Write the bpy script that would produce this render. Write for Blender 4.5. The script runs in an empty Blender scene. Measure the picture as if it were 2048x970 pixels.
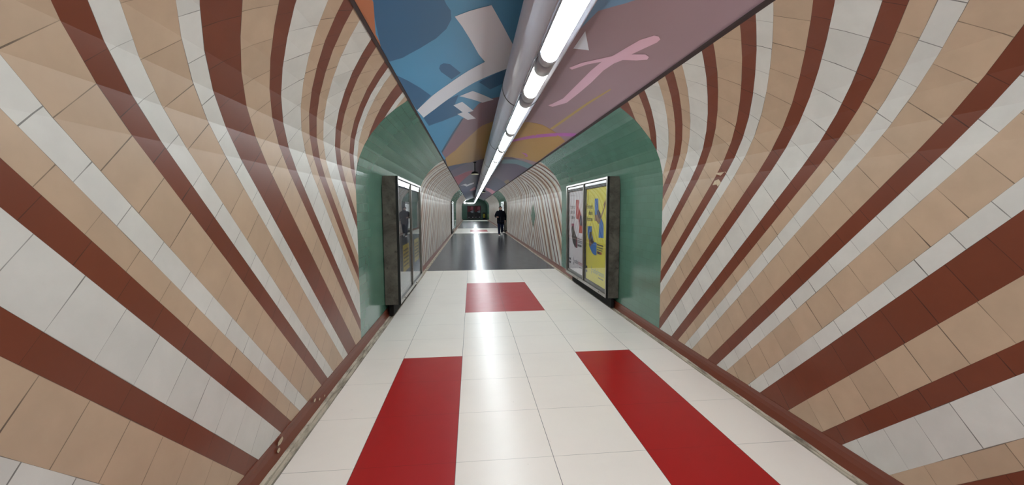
LAMP_POWER = 36.0
EXPOSURE = 0.0
MURAL = [
 ('orange', [(-0.626, 2.331), (-0.64, 2.471), (-0.64, 2.539), (-0.64, 2.842), (-0.639, 3.155), (-0.611, 2.919), (-0.583, 2.698), (-0.549, 2.518), (-0.527, 2.425)]),
 ('navy', [(-0.527, 2.425), (-0.549, 2.518), (-0.583, 2.698), (-0.611, 2.919), (-0.639, 3.163), (-0.629, 3.392), (-0.535, 3.442), (-0.392, 3.412), (-0.261, 3.347), (-0.173, 3.24), (-0.129, 3.109), (-0.127, 2.979), (-0.151, 2.88), (-0.174, 2.722)]),
 ('navy', [(-0.64, 3.679), (-0.573, 3.964), (-0.503, 4.304), (-0.433, 4.709), (-0.623, 4.989), (-0.633, 4.349)]),
 ('navy', [(-0.604, 5.443), (-0.453, 5.315), (-0.266, 5.108), (-0.137, 5.068), (-0.193, 5.411), (-0.104, 6.004), (-0.169, 6.083), (-0.398, 6.099), (-0.589, 5.995)]),
 ('navy', [(0.383, 4.393), (0.258, 4.556), (0.1, 4.754), (0.245, 5.108), (0.371, 4.924), (0.512, 4.432)]),
 ('navy', [(-0.271, 3.923), (-0.238, 3.91), (-0.185, 3.982), (-0.092, 4.311), (-0.191, 4.429), (-0.277, 4.11), (-0.288, 3.999)]),
 ('mauve', [(-0.604, 8.707), (-0.48, 8.167), (-0.325, 7.382), (-0.188, 6.759), (-0.105, 6.384), (0.036, 6.019), (0.109, 5.734), (0.195, 5.575), (0.435, 5.436), (0.496, 5.63), (0.376, 6.987), (0.203, 7.248), (0.114, 7.54), (-0.09, 8.341), (-0.339, 9.242), (-0.589, 9.731)]),
 ('slate', [(-0.603, 8.561), (-0.32, 7.265), (-0.125, 6.358), (-0.106, 6.406), (-0.178, 6.775), (-0.317, 7.465), (-0.469, 8.201), (-0.601, 8.768)]),
 ('ochre', [(-0.591, 9.701), (-0.339, 9.242), (-0.09, 8.341), (0.114, 7.54), (0.203, 7.248), (0.376, 6.987), (0.548, 6.879), (0.952, 12.023), (0.461, 12.516), (0.099, 12.744), (-0.37, 11.993), (-0.64, 11.344)]),
 ('grey', [(-0.103, 3.079), (0.001, 3.048), (0.159, 3.015), (0.262, 3.349), (0.388, 3.763), (0.54, 4.074), (0.383, 4.393), (0.256, 4.527), (0.03, 4.757), (-0.266, 5.108), (-0.453, 5.315), (-0.599, 5.436), (-0.623, 4.989), (-0.42, 4.731), (-0.234, 4.551), (-0.007, 4.294), (0.149, 4.134), (0.085, 3.916), (0.012, 3.566), (-0.054, 3.268)]),
 ('grey', [(-0.129, 5.138), (0.031, 5.054), (0.314, 5.595), (0.164, 5.689)]),
 ('grey', [(-0.218, 5.467), (-0.103, 5.428), (0.047, 6.072), (-0.037, 6.079), (0.085, 6.602), (-0.042, 6.589), (-0.187, 6.004), (-0.109, 5.998)]),
 ('plum', [(-0.629, 12.827), (-0.339, 12.702), (-0.073, 12.5), (0.113, 12.463), (0.467, 11.969), (0.622, 11.504), (0.627, 15.008), (0.465, 22.697), (0.434, 38.818), (-0.114, 47.796), (-0.64, 47.419), (-0.64, 20.162)]),
 ('crimson', [(-0.64, 16.484), (-0.634, 15.14), (-0.368, 15.349), (-0.092, 15.17), (0.067, 15.222), (-0.003, 16.493), (-0.244, 17.811), (-0.64, 20.362)]),
 ('indigo', [(-0.64, 20.162), (-0.244, 17.811), (-0.004, 16.932), (0.4, 16.854), (0.583, 15.038), (0.534, 42.156), (-0.121, 50.332), (-0.64, 49.658)]),
 ('grey', [(-0.563, 21.171), (-0.3, 21.588), (-0.217, 22.931), (0.156, 22.293), (0.147, 23.629), (-0.27, 24.468), (-0.409, 22.198)]),
 ('rose', [(-0.134, 30.32), (0.189, 27.425), (0.298, 28.069), (0.33, 31.262), (-0.023, 32.618)]),
 ('skyblue', [(0.874, 4.396), (0.859, 3.437), (0.899, 3.162), (0.924, 2.982), (1.057, 2.788), (1.145, 2.624), (0.75, 2.65), (0.543, 2.741)]),  # lamp glare near the pipe, put in as a bluish mural patch
 ('pale', [(0.924, 3.316), (1.045, 3.624), (0.917, 3.679)]),
 ('pink', [(1.044, 5.544), (1.078, 5.411), (1.142, 5.074), (1.163, 4.479), (1.179, 4.008), (1.2, 3.748), (1.115, 3.907), (1.021, 4.144), (0.988, 4.121), (1.064, 3.909), (1.16, 3.725), (1.237, 3.57), (1.28, 3.318), (1.31, 3.146), (1.36, 3.01), (1.387, 2.994), (1.412, 3.017), (1.412, 3.075), (1.378, 3.236), (1.344, 3.402), (1.421, 3.3), (1.455, 3.307), (1.462, 3.359), (1.41, 3.45), (1.326, 3.554), (1.293, 3.682), (1.268, 3.902), (1.263, 4.288), (1.243, 4.706), (1.212, 5.182), (1.104, 5.543)]),
 ('ochreline', [(1.446, 4.202), (1.39, 4.856), (1.289, 6.681), (1.331, 6.674), (1.413, 4.895), (1.457, 4.232)]),
 ('ochre', [(0.788, 6.955), (0.936, 6.739), (1.151, 6.636), (1.375, 6.749), (1.61, 6.97), (1.611, 8.252), (1.618, 10.081), (1.33, 10.565), (0.976, 11.175), (0.817, 11.639)]),
 ('magenta', [(0.832, 8.668), (1.171, 7.502), (1.43, 6.731), (1.611, 6.234), (1.634, 6.43), (1.469, 6.913), (1.21, 7.751), (0.856, 8.912)]),
 ('magenta', [(1.194, 9.815), (1.3, 9.661), (1.374, 9.891), (1.308, 10.389), (1.338, 9.947)]),
 ('teal', [(0.921, 11.849), (1.283, 10.974), (1.632, 10.744), (1.605, 11.69), (1.29, 11.927), (0.945, 12.878)]),
 ('plum', [(0.945, 12.878), (1.29, 11.927), (1.605, 11.69), (1.633, 13.98), (1.599, 18.888), (0.998, 17.875), (0.895, 14.487)]),
 ('ochredark', [(1.5, 19.749), (1.463, 17.576), (1.522, 16.808), (1.626, 17.411), (1.645, 20.095)]),
 ('indigo', [(0.998, 17.875), (1.599, 18.888), (1.645, 20.206), (1.636, 26.675), (0.883, 27.117)]),
 ('rose', [(0.942, 27.224), (1.196, 26.96), (1.608, 27.778), (1.645, 32.194), (1.379, 31.118), (1.077, 30.496)]),
 ('tealdark', [(1.645, 32.194), (1.645, 28.303), (1.633, 24.363), (1.645, 32.624), (1.645, 41.226)]),
 ('plum', [(1.091, 30.912), (1.396, 31.509), (1.645, 32.569), (1.472, 38.547), (1.23, 38.216)]),
]
POSTER_SHAPES = [
 ('y', 'blue', [(6.605, 1.694), (6.416, 1.69), (6.4, 1.517), (6.296, 1.463), (6.274, 1.401), (6.206, 1.349), (6.135, 1.29), (6.12, 1.069), (6.375, 1.062), (6.343, 1.273), (6.362, 1.309), (6.482, 1.323), (6.594, 1.423)]),
 ('y', 'shirt', [(6.4, 1.517), (6.287, 1.455), (6.272, 1.374), (6.364, 1.363), (6.456, 1.425), (6.488, 1.48)]),
 ('y', 'skin', [(6.594, 1.423), (6.456, 1.434), (6.365, 1.372), (6.263, 1.366), (6.332, 1.292), (6.39, 1.281), (6.482, 1.323), (6.59, 1.331)]),
 ('y', 'skin', [(6.285, 1.401), (6.119, 1.552), (6.143, 1.587), (6.058, 1.672), (6.031, 1.603), (6.079, 1.543), (6.249, 1.366)]),
 ('y', 'blue', [(7.001, 1.223), (6.736, 1.231), (6.741, 1.114), (6.656, 1.023), (6.619, 0.972), (6.5, 0.974), (6.466, 0.969), (6.466, 0.765), (6.575, 0.758), (6.708, 0.78), (6.81, 0.839), (6.886, 0.88), (6.909, 0.981), (6.989, 1.078)]),
 ('y', 'dark', [(6.877, 1.128), (6.74, 1.136), (6.737, 1.057), (6.602, 0.978), (6.723, 0.921), (6.853, 0.985), (6.874, 1.064)]),
 ('y', 'skin', [(6.92, 1.023), (6.825, 0.976), (6.732, 0.936), (6.802, 0.871), (6.868, 0.898), (6.899, 0.965)]),
 ('p', 'red', [(7.821, 1.701), (7.61, 1.698), (7.588, 1.655), (7.626, 1.57), (7.5, 1.474), (7.386, 1.38), (7.349, 1.235), (7.347, 1.072), (7.567, 1.07), (7.58, 1.226), (7.638, 1.321), (7.809, 1.339)]),
 ('p', 'shirt', [(7.498, 1.42), (7.386, 1.38), (7.348, 1.209), (7.523, 1.217), (7.554, 1.291)]),
 ('p', 'pinkskin', [(7.628, 1.623), (7.588, 1.655), (7.645, 1.527), (7.683, 1.418), (7.725, 1.417), (7.687, 1.527)]),
 ('p', 'redorange', [(7.571, 1.205), (7.348, 1.209), (7.347, 1.072), (7.567, 1.07)]),
 ('p', 'magentad', [(8.169, 1.226), (7.938, 1.235), (7.943, 1.11), (8.005, 1.187), (8.097, 1.172), (8.166, 1.134)]),
 ('p', 'dark', [(8.167, 1.145), (8.097, 1.177), (8.005, 1.193), (7.943, 1.11), (7.775, 0.997), (7.684, 0.971), (7.681, 0.893), (7.677, 0.77), (7.867, 0.772), (8.031, 0.852), (8.118, 0.968)]),
 ('p', 'maroon', [(7.795, 0.937), (7.684, 0.971), (7.677, 0.77), (7.789, 0.766)]),
]
import bpy, bmesh, math, random
from mathutils import Vector, Matrix
random.seed(7)
PI = math.pi
SC = bpy.context.scene
COL = SC.collection

# ------------------------------------------------------------------ helpers
def lin(v):
    v /= 255.0
    return v / 12.92 if v <= 0.04045 else ((v + 0.055) / 1.055) ** 2.4
def rgb(r, g, b): return (lin(r), lin(g), lin(b), 1.0)

class NT:
    """small node-tree writer"""
    def __init__(s, name):
        s.m = bpy.data.materials.new(name); s.m.use_nodes = True
        s.t = s.m.node_tree; s.n = s.t.nodes; s.n.clear()
        s.out = s.n.new('ShaderNodeOutputMaterial')
        s.b = s.n.new('ShaderNodeBsdfPrincipled')
        s.t.links.new(s.b.outputs[0], s.out.inputs[0])
    def new(s, k, **kw):
        n = s.n.new(k)
        for a, v in kw.items(): setattr(n, a, v)
        return n
    def link(s, a, b): s.t.links.new(a, b)
    def val(s, sock, v):
        if hasattr(v, 'is_linked') or isinstance(v, bpy.types.NodeSocket): s.link(v, sock)
        else: sock.default_value = v
    def math(s, op, a, b=0.0, c=None, clamp=False):
        n = s.new('ShaderNodeMath', operation=op); n.use_clamp = clamp
        s.val(n.inputs[0], a); s.val(n.inputs[1], b)
        if c is not None: s.val(n.inputs[2], c)
        return n.outputs[0]
    def mix(s, f, a, b, blend='MIX'):
        n = s.new('ShaderNodeMix', data_type='RGBA', blend_type=blend)
        s.val(n.inputs[0], f); s.val(n.inputs[6], a); s.val(n.inputs[7], b)
        return n.outputs[2]
    def noise(s, vec, scale, detail=3.0, rough=0.5, dist=0.0):
        n = s.new('ShaderNodeTexNoise'); n.inputs['Scale'].default_value = scale
        n.inputs['Detail'].default_value = detail; n.inputs['Roughness'].default_value = rough
        n.inputs['Distortion'].default_value = dist
        if vec is not None: s.link(vec, n.inputs['Vector'])
        return n.outputs['Fac']
    def ramp(s, f, a, b):
        n = s.new('ShaderNodeMapRange'); n.clamp = True
        s.val(n.inputs[0], f); n.inputs[1].default_value = a; n.inputs[2].default_value = b
        return n.outputs[0]
    def obj(s): return s.new('ShaderNodeTexCoord').outputs['Object']
    def xyz(s, v):
        n = s.new('ShaderNodeSeparateXYZ'); s.link(v, n.inputs[0]); return n.outputs
    def bump(s, h, strength, dist=0.002):
        n = s.new('ShaderNodeBump'); n.inputs['Strength'].default_value = strength
        n.inputs['Distance'].default_value = dist; s.link(h, n.inputs['Height'])
        s.link(n.outputs[0], s.b.inputs['Normal'])
    def base(s, c): s.val(s.b.inputs['Base Color'], c)
    def set(s, rough=None, metal=None, spec=None):
        if rough is not None: s.val(s.b.inputs['Roughness'], rough)
        if metal is not None: s.val(s.b.inputs['Metallic'], metal)
        if spec is not None: s.val(s.b.inputs['Specular IOR Level'], spec)

def plain(name, c, rough=0.5, metal=0.0, var=0.08, scale=9.0, spec=0.5):
    t = NT(name)
    nz = t.noise(t.obj(), scale, 4)
    d = tuple(x * (1 - var * 1.6) for x in c[:3]) + (1,)
    l = tuple(min(1, x * (1 + var)) for x in c[:3]) + (1,)
    t.base(t.mix(nz, d, l)); t.set(rough, metal, spec)
    return t.m

# ---- glazed wall tiles: UV.x runs along the stripe, UV.y across it (metres)
def tile_mat(name, c, width, rough=0.22):
    t = NT(name)
    uv = t.xyz(t.new('ShaderNodeTexCoord').outputs['UV'])
    ob = t.obj()
    q = t.math('DIVIDE', uv[0], 0.2)
    fr = t.math('FRACT', q); cell = t.math('FLOOR', q)
    wn = t.new('ShaderNodeTexWhiteNoise', noise_dimensions='1D'); t.link(cell, wn.inputs['W'])
    rnd = wn.outputs['Value']
    dj = t.math('MULTIPLY', t.math('MINIMUM', fr, t.math('SUBTRACT', 1.0, fr)), 0.2)
    de = t.math('MINIMUM', uv[1], t.math('SUBTRACT', width, uv[1]))
    w = t.noise(ob, 3.1, 3, 0.6)
    # joints: some open and black, some nearly closed
    jw = t.ramp(w, 0.35, 0.75)
    j1 = t.math('LESS_THAN', dj, t.math('MULTIPLY_ADD', jw, 0.0020, 0.0009))
    jw2 = t.ramp(t.noise(ob, 2.3, 3, 0.6), 0.45, 0.8)
    j2 = t.math('LESS_THAN', de, t.math('MULTIPLY_ADD', jw2, 0.0030, 0.0004))
    js = t.math('MULTIPLY_ADD', jw, 0.5, 0.36)
    j = t.math('MULTIPLY', t.math('MAXIMUM', j1, j2), js)
    v = t.math('MULTIPLY_ADD', rnd, 0.10, 0.94)
    stain = t.math('MULTIPLY_ADD', t.ramp(t.noise(ob, 6.0, 5, 0.6), 0.35, 0.7), 0.09, 0.92)
    vv = t.math('MULTIPLY', v, stain)
    col = t.new('ShaderNodeVectorMath', operation='SCALE'); col.inputs[0].default_value = c[:3]
    t.link(vv, col.inputs['Scale'])
    t.base(t.mix(j, col.outputs[0], rgb(38, 28, 24)))
    # each tile sits at a very slightly different angle
    geo = t.new('ShaderNodeNewGeometry')
    wc = t.new('ShaderNodeVectorMath', operation='SUBTRACT'); t.link(wn.outputs['Color'], wc.inputs[0])
    wc.inputs[1].default_value = (0.5, 0.5, 0.5)
    ws = t.new('ShaderNodeVectorMath', operation='SCALE'); t.link(wc.outputs[0], ws.inputs[0]); ws.inputs['Scale'].default_value = 0.018
    wa = t.new('ShaderNodeVectorMath', operation='ADD'); t.link(geo.outputs['Normal'], wa.inputs[0]); t.link(ws.outputs[0], wa.inputs[1])
    wnm = t.new('ShaderNodeVectorMath', operation='NORMALIZE'); t.link(wa.outputs[0], wnm.inputs[0])
    t.link(wnm.outputs[0], t.b.inputs['Normal'])
    t.set(rough, 0.0, 0.32)
    return t.m

WHITE, BEIGE, BROWN = rgb(203, 201, 194), rgb(182, 157, 132), rgb(112, 58, 39)
TILES = {}
for k, c, r in (('W', WHITE, .34), ('B', BEIGE, .36), ('R', BROWN, .33)):
    for n, w in ((1, .1), (2, .2)):
        TILES[(k, n)] = tile_mat('glazed_tile_%s_%d' % ({'W': 'white', 'B': 'beige', 'R': 'brown'}[k], n), c, w * .9925, r)

def green_mat():
    t = NT('green_wall_tile')
    uvn = t.new('ShaderNodeTexCoord').outputs['UV']
    br = t.new('ShaderNodeTexBrick'); t.link(uvn, br.inputs['Vector'])
    br.inputs['Color1'].default_value = rgb(76, 113, 96); br.inputs['Color2'].default_value = rgb(80, 118, 101)
    br.inputs['Mortar'].default_value = rgb(64, 99, 84)
    br.inputs['Scale'].default_value = 1.0; br.inputs['Mortar Size'].default_value = 0.0012
    br.inputs['Brick Width'].default_value = 0.2; br.inputs['Row Height'].default_value = 0.1
    dirt = t.ramp(t.noise(t.obj(), 2.2, 5, .6), .3, .75)
    t.base(t.mix(t.math('MULTIPLY', dirt, .15), br.outputs['Color'], rgb(60, 88, 77)))
    n2 = t.noise(uvn, 4.0, 2)
    t.bump(n2, .10, .004); t.set(.18, 0, .5)
    return t.m
GREEN = green_mat()
GREEND = plain('dark_green_enamel', rgb(62, 84, 74), .3)

def floor_mat(name, c, joint, jw, rough, dirt, spec=.5):
    t = NT(name)
    ob = t.obj(); p = t.xyz(ob)
    def dist(v, off):
        f = t.math('FRACT', t.math('DIVIDE', t.math('SUBTRACT', v, off), .6))
        return t.math('MULTIPLY', t.math('MINIMUM', f, t.math('SUBTRACT', 1.0, f)), .6)
    dx = dist(p[0], -.7135 - 6); dy = dist(p[1], 2.3751 - 60)
    jn = t.ramp(t.noise(ob, 1.7, 3), .35, .65)
    jx = t.math('LESS_THAN', dx, jw); jy = t.math('LESS_THAN', dy, jw * .8)
    j = t.math('MAXIMUM', t.math('MULTIPLY', jx, .85), t.math('MULTIPLY', jy, t.math('MULTIPLY_ADD', jn, .5, .25)))
    st = t.math('MULTIPLY', t.ramp(t.noise(ob, 1.4, 6, .65), .42, .8), dirt)
    sp = t.math('MULTIPLY', t.math('GREATER_THAN', t.noise(ob, 21.0, 2, .5), .76), dirt * 2.2)
    d = t.math('ADD', st, sp, clamp=True)
    dark = tuple(x * .55 for x in c[:3]) + (1,)
    t.base(t.mix(j, t.mix(d, c, dark), joint))
    rr = t.math('MULTIPLY_ADD', t.noise(ob, 5.0, 4), .08, rough - .04)
    t.set(rr, 0, spec)
    return t.m
F_WHITE = floor_mat('white_floor_tile', rgb(240, 232, 223), rgb(40, 38, 38), .0019, .30, .12)
F_RED = floor_mat('red_floor_tile', rgb(164, 12, 16), rgb(60, 10, 14), .0016, .34, .10, .32)
F_BLACK = floor_mat('black_floor_tile', rgb(34, 35, 42), rgb(15, 15, 18), .0019, .25, .2, .13)

BASEB = plain('brown_skirting_tile', rgb(112, 57, 40), .32, var=.1, scale=4)
def gutter_mat():
    t = NT('grubby_stone_gutter'); ob = t.obj()
    mp = t.new('ShaderNodeMapping'); mp.inputs['Scale'].default_value = (1, .22, 1); t.link(ob, mp.inputs['Vector'])
    a = t.noise(mp.outputs[0], 16.0, 7, .65, .4); b = t.noise(mp.outputs[0], 60.0, 5, .7)
    c = t.mix(t.ramp(a, .44, .70), rgb(192, 181, 162), rgb(104, 94, 82))
    c = t.mix(t.math('MULTIPLY', t.ramp(b, .60, .72), .75), c, rgb(40, 35, 32))
    t.base(c); t.set(.85); t.bump(a, .5, .006); return t.m
GUT = gutter_mat()
BLACKGAP = plain('black_joint_and_shade', rgb(16, 15, 15), .9)
PLASTER = plain('chipped_plaster', rgb(196, 178, 152), .9, var=.25, scale=40)
STEEL = plain('worn_steel', rgb(150, 146, 140), .28, 1.0, var=.2, scale=14)
def side_mat():
    t = NT('grimy_dark_steel'); ob = t.obj()
    a = t.noise(ob, 3.4, 6, .65, .4); b = t.noise(ob, 14.0, 5, .7)
    c = t.mix(t.ramp(a, .35, .68), rgb(118, 111, 102), rgb(66, 60, 54))
    c = t.mix(t.math('MULTIPLY', t.ramp(b, .6, .7), .7), c, rgb(34, 28, 25))
    t.base(c); t.set(t.math('MULTIPLY_ADD', a, .3, .35), .25); return t.m
SIDE = side_mat()
RUBBER = plain('black_gasket', rgb(14, 14, 16), .5)
WSTRIP = plain('white_reflection_strip', rgb(224, 226, 232), .25)  # white colour stands for the tube lamps mirrored along the case tops

def glass_mat(name='display_glass', k=.8):
    t = NT(name); t.n.remove(t.b)
    tr = t.new('ShaderNodeBsdfTransparent'); tr.inputs[0].default_value = (.94, .96, .95, 1)
    gl = t.new('ShaderNodeBsdfGlossy'); gl.inputs['Roughness'].default_value = .015
    lw = t.new('ShaderNodeLayerWeight'); lw.inputs['Blend'].default_value = .5
    fr = t.math('MULTIPLY_ADD', t.math('POWER', lw.outputs['Facing'], 5.0), k, .02)
    mx = t.new('ShaderNodeMixShader'); t.link(fr, mx.inputs[0]); t.link(tr.outputs[0], mx.inputs[1]); t.link(gl.outputs[0], mx.inputs[2])
    t.link(mx.outputs[0], t.out.inputs[0]); return t.m
GLASS = glass_mat(); ACRYLIC = glass_mat('matt_acrylic', .15)

def emit(name, c, st):
    t = NT(name); t.n.remove(t.b)
    e = t.new('ShaderNodeEmission'); e.inputs[0].default_value = c; e.inputs[1].default_value = st
    t.link(e.outputs[0], t.out.inputs[0]); return t.m
LAMP = emit('fluorescent_glow', (.92, 1.0, 1.04, 1), LAMP_POWER)
LAMPW = emit('warm_fluorescent_glow', (1.0, .98, .86, 1), LAMP_POWER)
CAP = plain('grey_lamp_holder', rgb(176, 180, 188), .3, var=.05)
PIPE = plain('pale_grey_paint', rgb(214, 222, 236), .5, .0, var=.05, scale=3, spec=.2)
PIPED = plain('pipe_seam', rgb(70, 74, 80), .5)
RAIL = plain('white_rail', rgb(215, 218, 224), .2)
DARK = plain('dark_metal', rgb(30, 31, 36), .4, .3)
POSTER = {}
for k, c in dict(yellow=(234, 216, 84), pink=(236, 222, 230), blue=(36, 110, 190), shirt=(64, 56, 88), skin=(142, 104, 88),
                 dark=(44, 40, 44), red=(190, 52, 60), pinkskin=(222, 130, 130), redorange=(206, 70, 50), magentad=(176, 60, 104),
                 maroon=(120, 30, 52), ink=(30, 28, 36), navy=(34, 38, 72), crimson=(188, 40, 70), logoblue=(120, 150, 176), fish=(150, 152, 162),
                 charcoal=(52, 52, 64), smoke=(84, 80, 92), mustard=(186, 156, 62), white=(226, 226, 230), grey=(96, 98, 110), wine=(110, 26, 40), rose=(176, 88, 104)).items():
    POSTER[k] = plain('poster_ink_' + k, rgb(*c), .45, var=.05, scale=5, spec=.3)
POSTER['lit'] = emit('backlit_white_poster', (.94, .97, 1.0, 1), 1.25)
MUR = {}
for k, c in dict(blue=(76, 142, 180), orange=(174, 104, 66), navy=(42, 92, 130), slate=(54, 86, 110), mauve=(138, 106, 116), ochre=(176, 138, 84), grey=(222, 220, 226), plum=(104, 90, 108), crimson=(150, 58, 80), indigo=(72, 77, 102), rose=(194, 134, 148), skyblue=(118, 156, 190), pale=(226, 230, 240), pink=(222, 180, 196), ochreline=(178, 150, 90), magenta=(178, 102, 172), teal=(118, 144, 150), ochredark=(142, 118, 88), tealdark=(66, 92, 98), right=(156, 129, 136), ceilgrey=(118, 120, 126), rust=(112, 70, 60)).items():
    MUR[k] = plain('mural_paint_' + k, rgb(*c), .42, var=.03, scale=2, spec=.35)
MUREDGE = plain('ceiling_edge_painted_shadow', rgb(58, 44, 44), .8)

def link(name, me, parent=None):
    o = bpy.data.objects.new(name, me); COL.objects.link(o)
    if parent is not None: o.parent = parent
    return o
def obj(name, bm, mats, parent=None, smooth=False):
    me = bpy.data.meshes.new(name); bm.normal_update(); bm.to_mesh(me); bm.free()
    for m in (mats if isinstance(mats, (list, tuple)) else [mats]): me.materials.append(m)
    if smooth:
        for p in me.polygons: p.use_smooth = True
    return link(name, me, parent)
def tag(o, label, cat, group=None):
    o['label'] = label; o['category'] = cat
    if group: o['group'] = group
    return o
def empty(name, loc, label, cat, group=None, rotz=0.0):
    o = bpy.data.objects.new(name, None); COL.objects.link(o); o.location = loc; o.rotation_euler = (0, 0, rotz)
    o.empty_display_size = .1
    return tag(o, label, cat, group)
def struct(o): o['kind'] = 'structure'; return o

def box(bm, x0, x1, y0, y1, z0, z1, mi=0, bev=0.0):
    r = bmesh.ops.create_cube(bm, size=1.0)
    vs = r['verts']
    for v in vs:
        v.co = Vector(((x0 + x1) / 2 + v.co.x * (x1 - x0), (y0 + y1) / 2 + v.co.y * (y1 - y0), (z0 + z1) / 2 + v.co.z * (z1 - z0)))
    fs = list({f for v in vs for f in v.link_faces})
    for f in fs: f.material_index = mi
    if bev > 0:
        es = list({e for v in vs for e in v.link_edges})
        rr = bmesh.ops.bevel(bm, geom=es, offset=bev, segments=2, affect='EDGES', profile=.7)
        for f in rr['faces']: f.material_index = mi
def lathe(bm, prof, origin, axis='Y', seg=24, mi=0, caps=True):
    """prof: list of (distance along axis, radius)"""
    rings = []
    for d, r in prof:
        ring = []
        for k in range(seg):
            a = 2 * PI * k / seg; c, s = r * math.cos(a), r * math.sin(a)
            p = {'Y': (c, d, s), 'Z': (c, s, d), 'X': (d, c, s)}[axis]
            ring.append(bm.verts.new(Vector(origin) + Vector(p)))
        rings.append(ring)
    for a, b in zip(rings, rings[1:]):
        for k in range(seg):
            f = bm.faces.new((a[k], a[(k + 1) % seg], b[(k + 1) % seg], b[k])); f.material_index = mi; f.smooth = True
    if caps:
        for ring in (rings[0], rings[-1]):
            f = bm.faces.new(ring); f.material_index = mi
    bmesh.ops.recalc_face_normals(bm, faces=bm.faces[:])
def extrude_profile(bm, pts, y0, y1, mi=0, step=None, jitter=0.0):
    """open section (x,z) swept along Y"""
    n = 1 if not step else max(1, int((y1 - y0) / step))
    rows = []
    for i in range(n + 1):
        y = y0 + (y1 - y0) * i / n
        rows.append([bm.verts.new((x + random.uniform(-jitter, jitter), y, z + random.uniform(-jitter, jitter))) for x, z in pts])
    for a, b in zip(rows, rows[1:]):
        for k in range(len(pts) - 1):
            f = bm.faces.new((a[k], b[k], b[k + 1], a[k + 1])); f.material_index = mi

# ------------------------------------------------------------------ the tunnel
XL, XR = -1.22, 2.18
Y_BACK, Y_END = -6.0, 57.0
Z0 = 0.12
PROF = [(0, 0), (0, 1.80), (.005, 1.90), (.02, 2.0), (.05, 2.1), (.095, 2.2), (.155, 2.3), (.235, 2.4), (.325, 2.5), (.445, 2.6), (.535, 2.66)]
def section(side):
    pts = [((XR - d) if side > 0 else (XL + d), z) for d, z in PROF]
    if side < 0: pts.append((XL + .58, 2.69))
    return pts
def sampler(side):
    S = section(side); acc = [0.0]
    for a, b in zip(S, S[1:]): acc.append(acc[-1] + math.hypot(b[0] - a[0], b[1] - a[1]))
    def at(s):
        for i in range(len(S) - 1):
            if s <= acc[i + 1] or i == len(S) - 2:
                k = (s - acc[i]) / (acc[i + 1] - acc[i]); a, b = S[i], S[i + 1]
                return (a[0] + k * (b[0] - a[0]), a[1] + k * (b[1] - a[1]))
    return at, acc[-1]
def clip(poly, lo, hi):
    for sgn, lim in ((1, lo), (-1, -hi)):
        out = []
        for i in range(len(poly)):
            a, b = poly[i], poly[(i + 1) % len(poly)]
            da, db = sgn * a[0] - lim, sgn * b[0] - lim
            if da >= 0: out.append(a)
            if da * db < 0:
                k = da / (da - db); out.append((a[0] + k * (b[0] - a[0]), a[1] + k * (b[1] - a[1])))
        poly = out
        if len(poly) < 3: return []
    return poly

U = .1403
LEFT_SEQ = [('B', 2), ('R', 1), ('W', 2), ('R', 1), ('B', 1), ('W', 1), ('B', 2), ('R', 1), ('W', 1), ('B', 2), ('W', 1), ('R', 2), ('B', 2), ('R', 1), ('W', 2),
            ('B', 1), ('R', 1), ('B', 1), ('W', 2), ('R', 1), ('B', 2), ('R', 1), ('W', 1), ('B', 2), ('R', 2)]
RIGHT_SEQ = [('R', 1), ('B', 1), ('W', 2), ('R', 1), ('B', 2), ('R', 2), ('W', 1), ('B', 2), ('W', 1), ('R', 1), ('B', 2), ('W', 1), ('B', 1), ('R', 1), ('W', 2), ('R', 1),
             ('B', 2), ('W', 1), ('R', 1), ('B', 2), ('R', 1), ('W', 2), ('B', 1), ('R', 1), ('B', 1), ('W', 2), ('R', 1), ('B', 2), ('R', 2)]
def filler(n, last=None):
    out = []; prev = last
    G = [[('R', 1), ('B', 1), ('W', 2)], [('R', 1), ('W', 2), ('B', 1)], [('R', 1), ('W', 2)], [('R', 1), ('W', 2)], [('R', 1), ('W', 1), ('B', 1)], [('R', 1), ('B', 1), ('W', 1)], [('R', 1), ('W', 2), ('B', 1), ('W', 1)]]
    while len(out) < n: out += random.choice(G)
    return out[1:] if last == 'R' else out
def stripes(seq, c0, u):
    c = c0; out = []
    for k, n in seq:
        out.append((c, c + n * u, k, n)); c += n * u
    return out
def lead(seq, c0, cmin, u, first):
    """stripes continuing below c0 down to cmin"""
    out = []; c = c0; prev = first
    while c > cmin:
        k = random.choice([x for x in 'WBR' if x != prev]); prev = k
        n = random.choice((1, 1, 2)); out.append((c - n * u, c, k, n)); c -= n * u
    return out

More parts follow.
